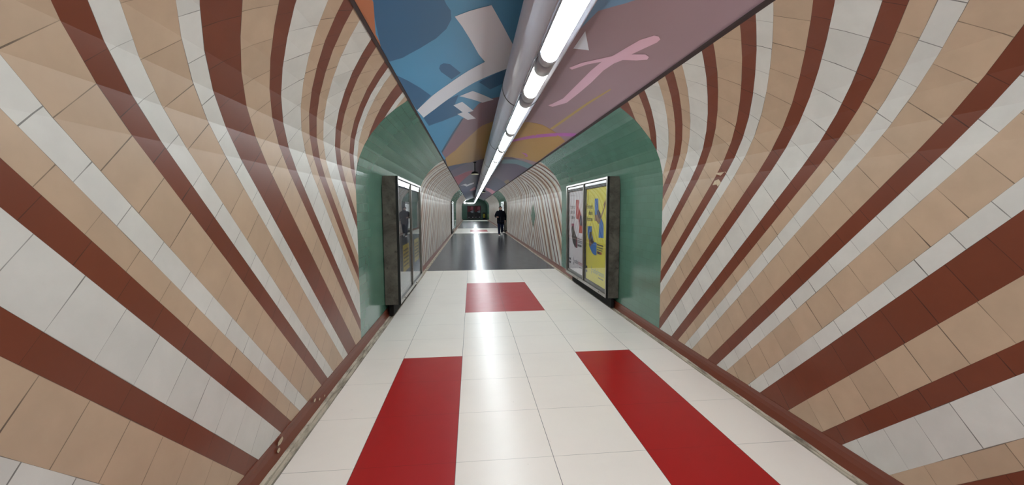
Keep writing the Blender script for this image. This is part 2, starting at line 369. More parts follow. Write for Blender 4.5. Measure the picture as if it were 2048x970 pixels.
MATS = [TILES[(k, n)] for k in 'WBR' for n in (1, 2)] + [GREEN, PLASTER]
MI = {(k, n): i for i, (k, n) in enumerate([(k, n) for k in 'WBR' for n in (1, 2)])}
def build_wall(side):
    at, smax = sampler(side)
    rows = [Z0]
    while rows[-1] < smax - .02: rows.append(min(rows[-1] + .1403, smax))
    bm = bmesh.new(); uvl = bm.loops.layers.uv.new('UVMap')
    off = {}
    def face(poly, mi, uvf):
        vs = []
        for y, s in poly:
            x, z = at(s); vs.append(bm.verts.new((x, y, z)))
        if side < 0: pass
        f = bm.faces.new(vs); f.material_index = mi
        for lp, (y, s) in zip(f.loops, poly): lp[uvl].uv = uvf(y, s)
    def lay(strs, y0, y1, mirror=None):
        for (ca, cb, k, n) in strs:
            o = random.random() * .2 + random.randint(0, 400) * .2
            sc = (n * .1) / ((cb - ca) / math.sqrt(2))
            for sa, sb in zip(rows, rows[1:]):
                p = clip([(ca - sa, sa), (cb - sa, sa), (cb - sb, sb), (ca - sb, sb)], y0, y1)
                if not p: continue
                def uvf(y, s, ca=ca, o=o):
                    yy = 2 * mirror - y if mirror is not None else y
                    return ((yy - s) / math.sqrt(2) + o, (yy + s - ca) / math.sqrt(2) * sc * .9925)
                if mirror is not None: p = [(2 * mirror - y, s) for y, s in p][::-1]
                face(p, MI[(k, n)], uvf)
    def green(y0, y1):
        n = 1
        for sa, sb in zip(rows, rows[1:]):
            face([(y0, sa), (y1, sa), (y1, sb), (y0, sb)], 6, lambda y, s: (y, s))
    # first striped stretch: measured sequence, continued towards and behind the viewer
    if side < 0:
        c0, seq, u, first = 2.03, LEFT_SEQ, U, 'W'
        main = lead(seq, c0, Y_BACK, u, 'B')
        main[0] = (c0 - 2 * u, c0, 'W', 2)
        main = [m for m in main[:1]] + lead(seq, c0 - 2 * u, Y_BACK, u, 'W')
    else:
        c0, seq, u = 1.82 - .1395, RIGHT_SEQ, .1392
        main = lead(seq, c0, Y_BACK, u, 'R')
    main += stripes(seq, c0, u)
    top = main[-1][1]
    main += stripes(filler(8, 'R'), top, u)
    lay(main, Y_BACK, 4.5)
    g1, b0, b1 = (9.75, 9.75, 25.4) if side > 0 else (9.80, 9.80, 24.2)
    green(4.5, g1)
    yd = 14.39 if side > 0 else 17.4
    seq2 = stripes(filler(90), yd + .12, .1403)
    lay(seq2, yd, b1)
    lay(seq2, yd, 2 * yd - b0, mirror=yd)
    green(b1, 32.4)
    yd2 = 41.0
    seq3 = stripes(filler(100), yd2 + .1, .1403)
    lay(seq3, yd2, 51.0); lay(seq3, yd2, 2 * yd2 - 32.4, mirror=yd2)
    green(51.0, Y_END)
    if side > 0:
        # green tile diamond set in the chevrons, and a chip knocked out of a brown tile
        e = .0015
        for (y, s, hy, hs) in ((14.39, 1.28, .53, .45),):
            n = 8
            for i in range(n):
                for j in (1, -1):
                    a, b = i / n, (i + 1) / n
                    vs = [bm.verts.new((XR - e, y + yy * hy, s + ss * hs * j)) for yy, ss in ((-(1 - a), a), (1 - a, a), (1 - b, b), (-(1 - b), b))]
                    if b >= 1: vs = vs[:3]
                    f = bm.faces.new(vs); f.material_index = 6
                    for lp in f.loops: lp[uvl].uv = (lp.vert.co.y, lp.vert.co.z)
        def chip(pts):
            vs = []
            for y, s in pts:
                x, z = at(s); vs.append(bm.verts.new((x - .0012, y, z)))
            bm.faces.new(vs).material_index = 7
        chip([(3.33, 1.83), (3.36, 1.862), (3.42, 1.868), (3.50, 1.858), (3.47, 1.83), (3.41, 1.815), (3.36, 1.842)])
        chip([(3.40, 1.752), (3.44, 1.786), (3.50, 1.776), (3.53, 1.738), (3.47, 1.742), (3.45, 1.722)])
    bmesh.ops.remove_doubles(bm, verts=bm.verts[:], dist=1e-5)
    for f in bm.faces:
        want = Vector((-side, 0, -.3))
        f.normal_update()
        if f.normal.dot(want) < 0: f.normal_flip()
    return struct(obj('wall_right' if side > 0 else 'wall_left', bm, MATS))
build_wall(-1); build_wall(1)

# skirting: brown coved tile, with knocked plaster spots on the left
for side, nm in ((-1, 'baseboard_left'), (1, 'baseboard_right')):
    X = XR if side > 0 else XL
    bm = bmesh.new()
    extrude_profile(bm, [(X - side * a, z) for a, z in ((.034, -.02), (.032, .012), (.024, .03), (.012, .06), (.006, .09), (.0055, .12), (-.004, .122))], Y_BACK, Y_END)
    if side < 0:
        for y, z, w in ((3.12, .09, .05), (3.2, .06, .035), (2.56, .095, .07), (2.52, .06, .05), (3.30, .04, .03)):
            pts = []
            for k in range(7):
                a = 2 * PI * k / 7; r = w * random.uniform(.35, .6)
                pts.append(bm.verts.new((X + .0145 + (.12 - z) * .12, y + r * math.cos(a), z + .55 * r * math.sin(a))))
            bm.faces.new(pts).material_index = 1
    bmesh.ops.recalc_face_normals(bm, faces=bm.faces[:])
    struct(obj(nm, bm, [BASEB, PLASTER]))

# stone gutter between floor and skirting
for i, side in ((1, -1), (2, 1)):
    xf = 2.105 if side > 0 else -1.122
    X = XR if side > 0 else XL
    bm = bmesh.new()
    w = abs(X - xf) - .03
    P = [(0, -.014, 1), (.009, -.015, 1), (.011, .003, 0), (w * .52, .004, 0), (w * .56, -.012, 1), (w * .62, -.012, 1), (w * .66, .008, 0), (w * .95, .014, 0), (w + .03, .016, 0)]
    n = 420; rows = []
    for k in range(n + 1):
        y = Y_BACK + (Y_END - Y_BACK) * (k / n) ** 1.35
        rows.append([bm.verts.new((xf + side * (a + random.uniform(-.0022, .0022)), y, z + random.uniform(-.0018, .0018))) for a, z, _ in P])
    for a, b in zip(rows, rows[1:]):
        for k in range(len(P) - 1):
            f = bm.faces.new((a[k], b[k], b[k + 1], a[k + 1])); f.material_index = max(P[k][2], P[k + 1][2]) if k in (0, 4) else 0
    bmesh.ops.recalc_face_normals(bm, faces=bm.faces[:])
    struct(obj('trim_%d' % i, bm, [GUT, BLACKGAP]))

# floor: tiles laid in white, red and black fields
bm = bmesh.new()
FX0, FX1 = -1.122, 2.105
cols = [FX0] + [-.7135 + .6 * k for k in range(5)] + [FX1]
row = lambda k: 2.3751 + .6 * k
def field(x0, x1, y0, y1, mi):
    bm.faces.new([bm.verts.new((x, y, 0)) for x, y in ((x0, y0), (x1, y0), (x1, y1), (x0, y1))]).material_index = mi
yb = Y_BACK
c0, c1, c2, c3, c4 = cols[1:6]
r3, r6, r10, r13 = row(3), row(6), row(10), row(13)
field(FX0, c0, yb, r3, 0); field(c0, c1, yb, r3, 1); field(c1, c3, yb, r3, 0); field(c3, c4, yb, r3, 1); field(c4, FX1, yb, r3, 0)
field(FX0, FX1, r3, r6, 0)
field(FX0, c1, r6, r10, 0); field(c1, c3, r6, r10, 1); field(c3, FX1, r6, r10, 0)
field(FX0, FX1, r10, r13, 0)
w0, w1 = row(39), row(50)
field(FX0, FX1, r13, w0, 2)
q0, q1 = row(42), row(46)
field(FX0, FX1, w0, q0, 0); field(FX0, c1, q0, q1, 0); field(c1, c3, q0, q1, 1); field(c3, FX1, q0, q1, 0); field(FX0, FX1, q1, w1, 0)
field(FX0, FX1, w1, row(81), 2); field(FX0, FX1, row(81), Y_END, 0)
field(-5, 6, Y_END, 61.2, 2)
struct(obj('floor', bm, [F_WHITE, F_RED, F_BLACK]))

# ceiling: shallow painted vault
XA, ZA, XB, ZB, ZC = -.64, 2.685, 1.645, 2.665, 3.0
def ceil_z(x):
    k = (x - XA) / (XB - XA)
    return ZA + (ZB - ZA) * k + (ZC - (ZA + ZB) / 2) * (1 - (2 * k - 1) ** 2)
names = list(MUR)
bm = bmesh.new()
cuts = [XA + (XB - XA) * k / 32 for k in range(1, 32)]
def paint(poly, key, layer):
    b2 = bmesh.new()
    seen = []
    for p in poly:
        if not seen or (abs(p[0] - seen[-1][0]) + abs(p[1] - seen[-1][1])) > 1e-4: seen.append(p)
    f = b2.faces.new([b2.verts.new((x, y, 0)) for x, y in seen]); f.normal_update()
    bmesh.ops.triangulate(b2, faces=[f])
    for c in cuts:
        bmesh.ops.bisect_plane(b2, geom=b2.verts[:] + b2.edges[:] + b2.faces[:], plane_co=(c, 0, 0), plane_no=(1, 0, 0), dist=1e-6)
    mp = {}
    for v in b2.verts: mp[v] = bm.verts.new((v.co.x, v.co.y, ceil_z(v.co.x) - .0002 * layer))
    for g in b2.faces:
        try:
            h = bm.faces.new([mp[v] for v in g.verts]); h.material_index = names.index(key); h.smooth = True
        except ValueError: pass
    b2.free()
def rect(x0, x1, y0, y1, key, layer=0): paint([(x0, y0), (x1, y0), (x1, y1), (x0, y1)], key, layer)
XM = .5
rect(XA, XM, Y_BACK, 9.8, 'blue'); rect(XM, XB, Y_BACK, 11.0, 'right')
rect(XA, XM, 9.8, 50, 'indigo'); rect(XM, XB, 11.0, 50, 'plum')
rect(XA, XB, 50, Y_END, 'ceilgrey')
for i, (key, poly) in enumerate(MURAL): paint(poly, key, 1 + i)
# paint continuing above and behind the viewer
rect(XA, -.3, -1.5, 2.3, 'orange', 1); rect(.6, 1.2, -1.2, 2.0, 'skyblue', 2); rect(XA, .2, -5, -2.2, 'grey', 1)
for f in bm.faces:
    f.normal_update()
    if f.normal.z > 0: f.normal_flip()
struct(obj('ceiling', bm, [MUR[k] for k in names]))
# lips where the painted vault meets the tiles, coloured dark as the edge shadow
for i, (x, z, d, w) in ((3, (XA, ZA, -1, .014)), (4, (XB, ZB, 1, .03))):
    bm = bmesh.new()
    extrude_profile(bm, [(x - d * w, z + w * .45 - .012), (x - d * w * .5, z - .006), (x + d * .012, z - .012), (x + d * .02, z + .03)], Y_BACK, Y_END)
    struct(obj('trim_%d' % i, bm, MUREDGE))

# cross passage beyond the far arch, and the wall behind the viewer
bm = bmesh.new(); uvl = bm.loops.layers.uv.new('UVMap')
f = bm.faces.new([bm.verts.new(p) for p in ((-5, 60.6, 0), (6, 60.6, 0), (6, 60.6, 3.3), (-5, 60.6, 3.3))])
for lp in f.loops: lp[uvl].uv = (lp.vert.co.x, lp.vert.co.z)
struct(obj('wall_end', bm, [GREEN]))
bm = bmesh.new(); uvl = bm.loops.layers.uv.new('UVMap')
f = bm.faces.new([bm.verts.new(p) for p in ((-1.3, Y_BACK, 0), (2.3, Y_BACK, 0), (2.3, Y_BACK, 3.1), (-1.3, Y_BACK, 3.1))])
for lp in f.loops: lp[uvl].uv = (lp.vert.co.x, lp.vert.co.z)
struct(obj('wall_back', bm, [GREEN]))
bm = bmesh.new(); box(bm, -5, 6, Y_END, 60.6, 3.3, 3.4); struct(obj('ceiling_passage', bm, GREEND))
# front faces of the passage around the arch
for side, nm in ((-1, 'wall_passage_left'), (1, 'wall_passage_right')):
    at, smax = sampler(side); bm = bmesh.new(); uvl = bm.loops.layers.uv.new('UVMap')
    S = section(side); xo = 6 if side > 0 else -5
    pts = [bm.verts.new((x, Y_END, z)) for x, z in S] + [bm.verts.new((.5, Y_END, ZC)), bm.verts.new((.5, Y_END, 3.3)), bm.verts.new((xo, Y_END, 3.3)), bm.verts.new((xo, Y_END, 0))]
    f = bm.faces.new(pts)
    for lp in f.loops: lp[uvl].uv = (lp.vert.co.x, lp.vert.co.z)
    f.normal_update()
    bmesh.ops.triangulate(bm, faces=[f])
    struct(obj(nm, bm, [GREEN]))

# ------------------------------------------------------------------ the pipe under the vault
PX, PZ, PR = .48, 2.655, .18
root = empty('ventilation_pipe', (PX, 0, PZ), 'long pale grey pipe running under the crown of the painted ceiling', 'pipe')
bm = bmesh.new(); lathe(bm, [(Y_BACK, PR), (Y_END - .3, PR)], (0, 0, 0), 'Y', 48); obj('duct', bm, PIPE, root)
y = 3.86 - 2.85 * 3
while y < Y_END - 1:
    bm = bmesh.new(); lathe(bm, [(y - .012, PR + .0005), (y - .010, PR + .004), (y + .010, PR + .004), (y + .012, PR + .0005)], (0, 0, 0), 'Y', 48, caps=False)
    obj('joint_ring', bm, PIPED, root); y += 2.85
bm = bmesh.new(); box(bm, -.075, -.062, Y_BACK, Y_END - .3, -PR + .001, -PR + .03, 0, .002)
obj('cable_rail', bm, RAIL, root)
k = 0; y = -4.0
for k in range(11):
    bm = bmesh.new(); yy = -3.2 + 5.7 * k
    box(bm, -.012, .012, yy - .015, yy + .015, PR - .01, ZC - PZ - .004); obj('hanger', bm, DARK, root)

# tubular lamps in one row under the pipe
TX, TZ, TR = .455, 2.416, .052
def make_lamp(length, holder0, holder1, mat):
    r = empty('tube_lamp', (0, 0, 0), 'x', 'lamp', 'tube lamps in the row under the ceiling pipe')
    bm = bmesh.new(); lathe(bm, [(0, TR * .97), (length, TR * .97)], (0, 0, 0), 'Y', 28); obj('diffuser', bm, mat, r)
    bm = bmesh.new(); lathe(bm, [(-holder0, TR * .8), (-holder0 + .012, TR * 1.03), (.0, TR * 1.03), (.002, TR * .9)], (0, 0, 0), 'Y', 28); obj('lamp_holder', bm, CAP, r)
    bm = bmesh.new(); lathe(bm, [(length - .002, TR * .9), (length, TR * 1.03), (length + holder1 - .012, TR * 1.03), (length + holder1, TR * .8)], (0, 0, 0), 'Y', 28); obj('lamp_holder', bm, CAP, r)
    bm = bmesh.new(); arc = [math.radians(4 + 172 * k / 12) for k in range(13)]
    for ra, rb in ((TR * 1.05, TR * 1.09),):
        pr = [(ra * math.cos(t_), ra * math.sin(t_)) for t_ in arc] + [(rb * math.cos(t_), rb * math.sin(t_)) for t_ in arc[::-1]]
        lo = [bm.verts.new((x, -holder0 + .01, min(z, TR * .96))) for x, z in pr]; hi = [bm.verts.new((x, length + holder1 - .01, min(z, TR * .96))) for x, z in pr]
        for k in range(len(pr)): bm.faces.new((lo[k], lo[(k + 1) % len(pr)], hi[(k + 1) % len(pr)], hi[k]))
        bmesh.ops.recalc_face_normals(bm, faces=bm.faces[:])
    obj('light_shield_shell', bm, CAP, r)  # opaque shell added over the tube to keep light off vault and upper walls
    bm = bmesh.new()
    box(bm, -.05, .05, -holder0 + .01, length + holder1 - .01, TR - .022, TR - .008, 0, .003); obj('batten', bm, CAP, r)
    for yy in (.12, length - .12):
        bm = bmesh.new(); box(bm, -.03, .03, yy - .02, yy + .02, TR - .010, TR - .002); obj('bracket', bm, DARK, r)
    return r
def dup(src, loc, label):
    c = src.copy(); COL.objects.link(c); c.location = loc; c['label'] = label
    for ch in src.children:
        d = ch.copy(); COL.objects.link(d); d.parent = c
    return c
ORD = ['first', 'second', 'third', 'fourth', 'fifth', 'sixth', 'seventh', 'eighth', 'ninth', 'tenth']
long0 = make_lamp(1.19, .09, .09, LAMP)
long0.location = (TX, 1.18, TZ); long0['label'] = 'big glowing tube lamp cut off by the top edge of the photo'
short = make_lamp(.51, .12, .14, LAMPW)
short.location = (TX, 2.62, TZ); short['label'] = 'short warm-white tube lamp, half the length of its neighbours'
y = 3.436; i = 0
while y + 1.2 < Y_END - .4:
    if i < 7: lab = '%s tube lamp beyond the short warm-white one, under the pipe' % ORD[i]
    else: lab = 'tube lamp in the far merged stretch of the glowing row under the pipe'
    dup(long0, (TX, y, TZ), lab); y += 1.371; i += 1
y = 1.18 - 1.371
while y > Y_BACK + .2:
    dup(long0, (TX, y, TZ), 'tube lamp under the pipe above and behind the viewer'); y -= 1.371

# lamps across the far arch
for x, ang, ln, lab in ((-.63, 0, 1.05, 'glowing tube lamp lying crosswise at the far end of the row'),
                        (-1.2, 0, .42, 'short glowing tube lamp left of the crosswise one at the far arch')):
    o = dup(long0, (x, 57.35, 2.37), lab); o.rotation_euler = (0, 0, -PI / 2); o.scale = (1, ln / 1.19, 1)
    o['group'] = 'tube lamps across the far arch'
o = dup(long0, (-1.18, 57.6, 2.74), 'slanting glowing tube lamp at the left of the far arch'); o.rotation_euler = (-.62, 0, -PI / 2 + .25); o.scale = (1, .32, 1)
o['group'] = 'tube lamps across the far arch'

# pendant devices hanging beside the pipe
def pendant(x, y, z, label):
    r = empty('pendant_loudspeaker', (x, y, z), label, 'ceiling device', 'dark devices hanging on stems from the vault')
    top = ceil_z(x) - z
    bm = bmesh.new(); lathe(bm, [(.05, .014), (top - .03, .014), (top - .028, .045), (top, .045)], (0, 0, 0), 'Z', 14); obj('stem', bm, DARK, r)
    bm = bmesh.new(); lathe(bm, [(.0, .105), (.02, .112), (.05, .10), (.075, .05), (.08, .016)], (0, 0, 0), 'Z', 24); obj('housing', bm, DARK, r)
    bm = bmesh.new(); lathe(bm, [(-.016, .10), (-.008, .118), (.006, .118), (.008, .10)], (0, 0, 0), 'Z', 24); obj('pale_rim', bm, plain_rim, r)['label'] = 'pale lower rim'
plain_rim = plain('pale_rim', rgb(206, 200, 170), .35)
pendant(.115, 12.7, 2.60, 'dark device on a stem hanging from the ceiling, left of the pipe')
pendant(.80, 26.3, 2.60, 'small dark device on a stem hanging right of the glowing lamp row')

# ------------------------------------------------------------------ poster cases
def frame_on(side, xf):
    """local frame: a = along reading direction, b = up, c = out of the wall"""
    if side > 0: return lambda a, b, c: Vector((xf - c, -a, b))
    return lambda a, b, c: Vector((xf + c, a, b))
class Sheet:
    def __init__(s, mats): s.bm = bmesh.new(); s.keys = list(mats); s.layer = 0
    def poly(s, pts, key, f, lift):
        vs = [s.bm.verts.new(f(a, b, lift)) for a, b in pts]
        g = s.bm.faces.new(vs); g.material_index = s.keys.index(key)
        g.normal_update()
        if len(pts) > 4: bmesh.ops.triangulate(s.bm, faces=[g])
    def text(s, txt, key, f, lift, a0, a1, b0, b1, keep=False):
        cu = bpy.data.curves.new('t', 'FONT'); cu.body = txt; cu.size = 1; cu.resolution_u = 3
        to = bpy.data.objects.new('t', cu); COL.objects.link(to)
        dg = bpy.context.evaluated_depsgraph_get(); dg.update()
        me = bpy.data.meshes.new_from_object(to.evaluated_get(dg))
        vs = [v.co.copy() for v in me.vertices]
        x0, x1 = min(v.x for v in vs), max(v.x for v in vs); y0, y1 = min(v.y for v in vs), max(v.y for v in vs)
        nv = [s.bm.verts.new(f(a0 + (v.x - x0) / (x1 - x0) * (a1 - a0), b0 + (v.y - y0) / (y1 - y0) * (b1 - b0), lift)) for v in vs]
        for p in me.polygons:
            try: s.bm.faces.new([nv[k] for k in p.vertices]).material_index = s.keys.index(key)
            except ValueError: pass
        bpy.data.objects.remove(to); bpy.data.curves.remove(cu); bpy.data.meshes.remove(me)
    def words(s, key, f, lift, a0, a1, b0, b1, dens=.8):
        """unreadable small print: rows of short dashes"""
        a = a0
        while a < a1 - .005:
            w = min(random.uniform(.02, .06), a1 - a)
            s.poly([(a, b0), (a + w, b0), (a + w, b1), (a, b1)], key, f, lift); a += w + .012
def case(side, xw, xf, y0, y1, z0, z1, label, draw, header=.05, group=None):
    """double glazed poster case: body, frame, mullion, two glazed doors, two posters"""
    yc = (y0 + y1) / 2
    X = lambda v: v
    r = empty('poster_case', (xw, yc, z0), label, 'poster case', group)
    def bx(bm, xa, xb, ya, yb, za, zb, mi=0, bev=.004):
        box(bm, min(xa, xb) - xw, max(xa, xb) - xw, ya - yc, yb - yc, za - z0, zb - z0, mi, bev)
    s = side
    d = .05
    # carcass: back, sides, top, bottom (open at the front)
    bm = bmesh.new()
    xi = xf + s * .012
    bx(bm, xw - s * .006, xw - s * .03, y0 + .021, y1 - .021, z0 + .021, z1 - .021)
    for ya, yb in ((y0, y0 + .02), (y1 - .02, y1)): bx(bm, xw - s * .006, xi, ya, yb, z0, z1)
    for za, zb in ((z0 + .001, z0 + .02), (z1 - .02, z1 - .001)): bx(bm, xw - s * .006, xi - s * .002, y0 + .021, y1 - .021, za, zb, 0, .002)
    obj('carcass', bm, SIDE, r)
    # steel frame on the front
    bm = bmesh.new(); fw = .055
    xo = xf - s * .018
    for ya, yb, za, zb in ((y0, y0 + fw, z0, z1), (y1 - fw, y1, z0, z1), (y0 + fw, y1 - fw, z0, z0 + fw), (y0 + fw, y1 - fw, z1 - .035, z1)):
        bx(bm, xo, xi, ya, yb, za, zb, 0, .005)
    fr_o = obj('frame', bm, STEEL, r)
    bm = bmesh.new(); bx(bm, xo, xi, yc - .018, yc + .018, z0 + fw, z1 - .035, 0, .004); obj('mullion', bm, STEEL, r)
    bm = bmesh.new(); bx(bm, xo - s * .004, xi, y0 - .003, y0 + .006, z0, z1, 0, .002); obj('edge_strip', bm, RUBBER, r)
    halves = ((y0 + fw, yc - .018), (yc + .018, y1 - fw))
    for hi, (ya, yb) in enumerate(halves):
        # header strip, gasket, poster, glass, lock
        bm = bmesh.new(); bx(bm, xf - s * .004, xf + s * .008, ya + .06, yb - .06, z1 - .035 - header, z1 - .045, 0, .003)
        obj('header_strip', bm, WSTRIP, r)['label'] = 'white strip painted in as lamp reflection along the top of the case'
        bm = bmesh.new()
        g = .045
        zt = z1 - .035 - header; zb_ = z0 + fw
        for a, b, c, e in ((ya, ya + g, zb_, zt), (yb - g, yb, zb_, zt), (ya + g, yb - g, zb_, zb_ + g), (ya + g, yb - g, zt - g, zt), ):
            bx(bm, xf + s * .004, xf + s * .03, a, b, c, e, 0, .002)
        obj('gasket', bm, RUBBER, r)
        bm = bmesh.new(); bx(bm, xf + s * .002, xf + s * .006, ya, yb, zb_, z1 - .045, 0, 0); obj('glass_pane', bm, ACRYLIC if draw is draw_white else GLASS, r)
        bm = bmesh.new(); lathe(bm, [(0, .011), (-s * .006, .011), (-s * .012, .007)], (xo - xw, ya + (yb - ya) * .25 - yc, .028), 'X', 14); obj('lock', bm, STEEL, fr_o)
        f0 = (lambda a, b, c: Vector((xf + s * .03 - s * c - xw, (-a if s > 0 else a) - yc, b - z0)))
        sh = Sheet(POSTER)
        # a-range of the half in reading direction
        al, ar = ((-yb + .02, -ya - .02) if s > 0 else (ya + .02, yb - .02))
        lab = draw(hi, sh, f0, al, ar, zb_ + .012, zt - .012)
        p = obj('poster', sh.bm, [POSTER[k] for k in POSTER], r); p['label'] = lab
    # recessed black block put in as the shade under the case
    bm = bmesh.new(); bx(bm, xw - s * .04, xf + s * .10, y0 + .10, y1 - .10, .018, z0 + .004); obj('under_case_shade', bm, BLACKGAP, r)
    return r

def draw_right(hi, sh, f, al, ar, zb, zt):
    key, w = (('yellow', 'y'), ('pink', 'p'))[hi]
    sh.poly([(al, zb), (ar, zb), (ar, zt), (al, zt)], key, f, 0)
    n = 1
    for ww, c, pts in POSTER_SHAPES:
        if ww == w:
            sh.poly([(-y, z) for y, z in pts], c, f, .0007 * n); n += 1
    L = .0007 * (n + 1)
    if w == 'y':
        sh.text('Entrez', 'ink', f, L, -7.023, -6.703, 1.53, 1.607); sh.text('dans', 'ink', f, L, -6.93, -6.705, 1.425, 1.50); sh.text("l'action", 'ink', f, L, -7.045, -6.70, 1.318, 1.395)
        sh.words('ink', f, L, -6.433, -6.11, .935, .955); sh.words('grey', f, L, -6.433, -6.11, .897, .912); sh.words('grey', f, L, -6.43, -6.15, .858, .873)
        for k in range(4): sh.poly([(-6.43 + .062 * k, .80), (-6.385 + .062 * k, .80), (-6.385 + .062 * k, .84), (-6.43 + .062 * k, .84)], ('maroon', 'navy', 'maroon', 'crimson')[k], f, L)
        sh.text('radiofrance', 'logoblue', f, L, -6.67, -6.07, .455, .545); sh.words('grey', f, L, -6.35, -6.09, .405, .425)
        sh.poly([(-6.745, .54), (-6.735, .56), (-6.715, .50), (-6.725, .485)], 'logoblue', f, L); sh.poly([(-6.735, .47), (-6.715, .48), (-6.705, .43), (-6.72, .415)], 'logoblue', f, L)
        for z in (.50, .43): sh.poly([(-7.07, z - .025), (-6.98, z - .025), (-6.98, z + .02), (-7.07, z + .02)], 'ink', f, L)
        return 'yellow poster with blue shape and arms, lettered Entrez dans l\'action'
    sh.text('Entrez', 'ink', f, L, -8.215, -7.89, 1.53, 1.607); sh.text('dans la', 'ink', f, L, -8.24, -7.888, 1.427, 1.505); sh.text('danse', 'ink', f, L, -8.18, -7.885, 1.325, 1.40)
    for z in (.955, .92, .89): sh.words('grey', f, L, -7.644, -7.33, z - .008, z + .008)
    for k in range(4): sh.poly([(-7.64 + .07 * k, .81), (-7.59 + .07 * k, .81), (-7.59 + .07 * k, .85), (-7.64 + .07 * k, .85)], 'ink', f, L)
    sh.text('radio', 'navy', f, L, -7.88, -7.60, .46, .545); sh.text('france', 'crimson', f, L, -7.59, -7.30, .46, .545); sh.words('grey', f, L, -7.51, -7.31, .41, .428)
    sh.poly([(-7.965, .55), (-7.95, .57), (-7.92, .50), (-7.935, .48)], 'navy', f, L); sh.poly([(-7.95, .46), (-7.925, .48), (-7.905, .42), (-7.93, .405)], 'navy', f, L)
    for z in (.50, .43): sh.poly([(-8.31, z - .022), (-8.18, z - .022), (-8.18, z + .02), (-8.31, z + .02)], 'ink', f, L)
    return 'pale pink poster with red and dark shapes, lettered Entrez dans la danse'
def draw_left(hi, sh, f, al, ar, zb, zt):
    w = ar - al
    sh.poly([(al, zb), (ar, zb), (ar, zt), (al, zt)], 'charcoal', f, 0)
    sh.poly([(al, 1.25), (al + w * .5, 1.3), (ar, 1.22), (ar, zt), (al, zt)], 'smoke', f, .0008)
    a0 = al + w * .42
    sh.poly([(a0, .56), (ar - .06, .56), (ar - .06, .98), (a0, .98)], 'mustard', f, .0016)
    for k in range(5): sh.words('dark', f, .0024, a0 + .06, ar - .14, .64 + .06 * k, .665 + .06 * k)
    sh.poly([(al + .04, .62), (al + .08, .62), (al + .08, .86), (al + .04, .86)], 'mustard', f, .0016); sh.poly([(al + .08, .72), (al + .2, .72), (al + .2, .76), (al + .08, .76)], 'mustard', f, .0016)
    sh.poly([(al + .2, .62), (al + .24, .62), (al + .24, .86), (al + .2, .86)], 'mustard', f, .0016)
    for pts in ([(.06, 1.27), (.2, 1.33), (.2, 1.315), (.06, 1.255)], [(.10, 1.12), (.26, 1.2), (.26, 1.18), (.11, 1.1)], [(.10, 1.12), (.13, 1.12), (.24, .96), (.22, .96)]):
        sh.poly([(al + a, b) for a, b in pts], 'white', f, .0016)
    return 'dark poster with a yellow text panel near its foot'
def draw_white(hi, sh, f, al, ar, zb, zt):
    w = ar - al
    sh.poly([(al, zb), (ar, zb), (ar, zt), (al, zt)], 'lit', f, .02)
    if hi == 0:
        for k in range(4): sh.words('grey', f, .0215, al + w * .3, al + w * .7, 1.75 - .07 * k, 1.79 - .07 * k)
        sh.words('rose', f, .0215, al + w * .35, al + w * .6, 1.25, 1.3)
    return 'lit white poster'
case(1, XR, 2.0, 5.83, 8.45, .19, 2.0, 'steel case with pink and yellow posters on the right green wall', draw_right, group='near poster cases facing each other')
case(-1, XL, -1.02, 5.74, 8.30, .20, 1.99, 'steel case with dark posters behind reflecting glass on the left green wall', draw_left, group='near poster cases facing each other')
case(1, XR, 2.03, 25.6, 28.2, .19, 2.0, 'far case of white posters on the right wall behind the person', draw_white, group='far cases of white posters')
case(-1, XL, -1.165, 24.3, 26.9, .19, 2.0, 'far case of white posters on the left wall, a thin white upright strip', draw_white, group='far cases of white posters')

# poster case on the end wall
r = empty('poster_case', (.35, 60.6, .12), 'dark case with two maroon posters on the green wall at the tunnel end', 'poster case')
bm = bmesh.new(); box(bm, -1.03, 1.03, -.12, -.01, 0, 1.9, 0, .006); obj('carcass', bm, DARK, r)
bm = bmesh.new()
for a, b, c, d in ((-1.03, -.99, 0, 1.9), (.99, 1.03, 0, 1.9), (-.99, .99, 0, .04), (-.99, .99, 1.86, 1.9), (-.02, .02, .04, 1.86)): box(bm, a, b, -.14, -.118, c, d, 0, .003)
obj('frame', bm, SIDE, r)
for x in (-.50, .50):
    sh = Sheet(POSTER); f = lambda a, b, c: Vector((x + a, -.122 - c, b))
    sh.poly([(-.46, .06), (.46, .06), (.46, 1.84), (-.46, 1.84)], 'dark', f, 0)
    sh.poly([(-.40, 1.0), (.44, .95), (.44, 1.8), (-.40, 1.8)], 'wine', f, .001)
    sh.poly([(-.02, 1.3), (.40, 1.25), (.40, 1.78), (.06, 1.78)], 'rose', f, .002)
    sh.poly([(-.06, 1.02), (.08, 1.12), (.28, 1.2), (.42, 1.18), (.42, .86), (.26, .82), (.06, .9)], 'fish', f, .003)
    sh.words('white', f, .003, -.38, -.08, .16, .22); sh.words('white', f, .003, .22, .40, .14, .24)
    p = obj('poster', sh.bm, [POSTER[k] for k in POSTER], r); p['label'] = 'maroon poster with a pale fish-like shape'

# litter stand with yellow bag at the end
YEL = plain('yellow_bag', rgb(212, 196, 70), .35, var=.15, scale=12)
r = empty('litter_bin', (1.82, 59.9, 0), 'litter stand holding a yellow bag beside the far maroon posters', 'bin')
bm = bmesh.new(); lathe(bm, [(.22, .12), (.26, .16), (.5, .175), (.75, .165), (.84, .15)], (0, 0, 0), 'Z', 18); obj('bag', bm, YEL, r)
bm = bmesh.new(); lathe(bm, [(.82, .20), (.84, .22), (.93, .22), (.95, .19)], (0, 0, 0), 'Z', 20); obj('lid_ring', bm, DARK, r)
bm = bmesh.new(); box(bm, -.22, .22, .16, .2, .02, 1.0, 0, .01); obj('back_plate', bm, DARK, r)
bm = bmesh.new(); lathe(bm, [(0, .22), (.03, .22), (.04, .05), (.22, .05)], (0, 0, 0), 'Z', 20); obj('base', bm, DARK, r)

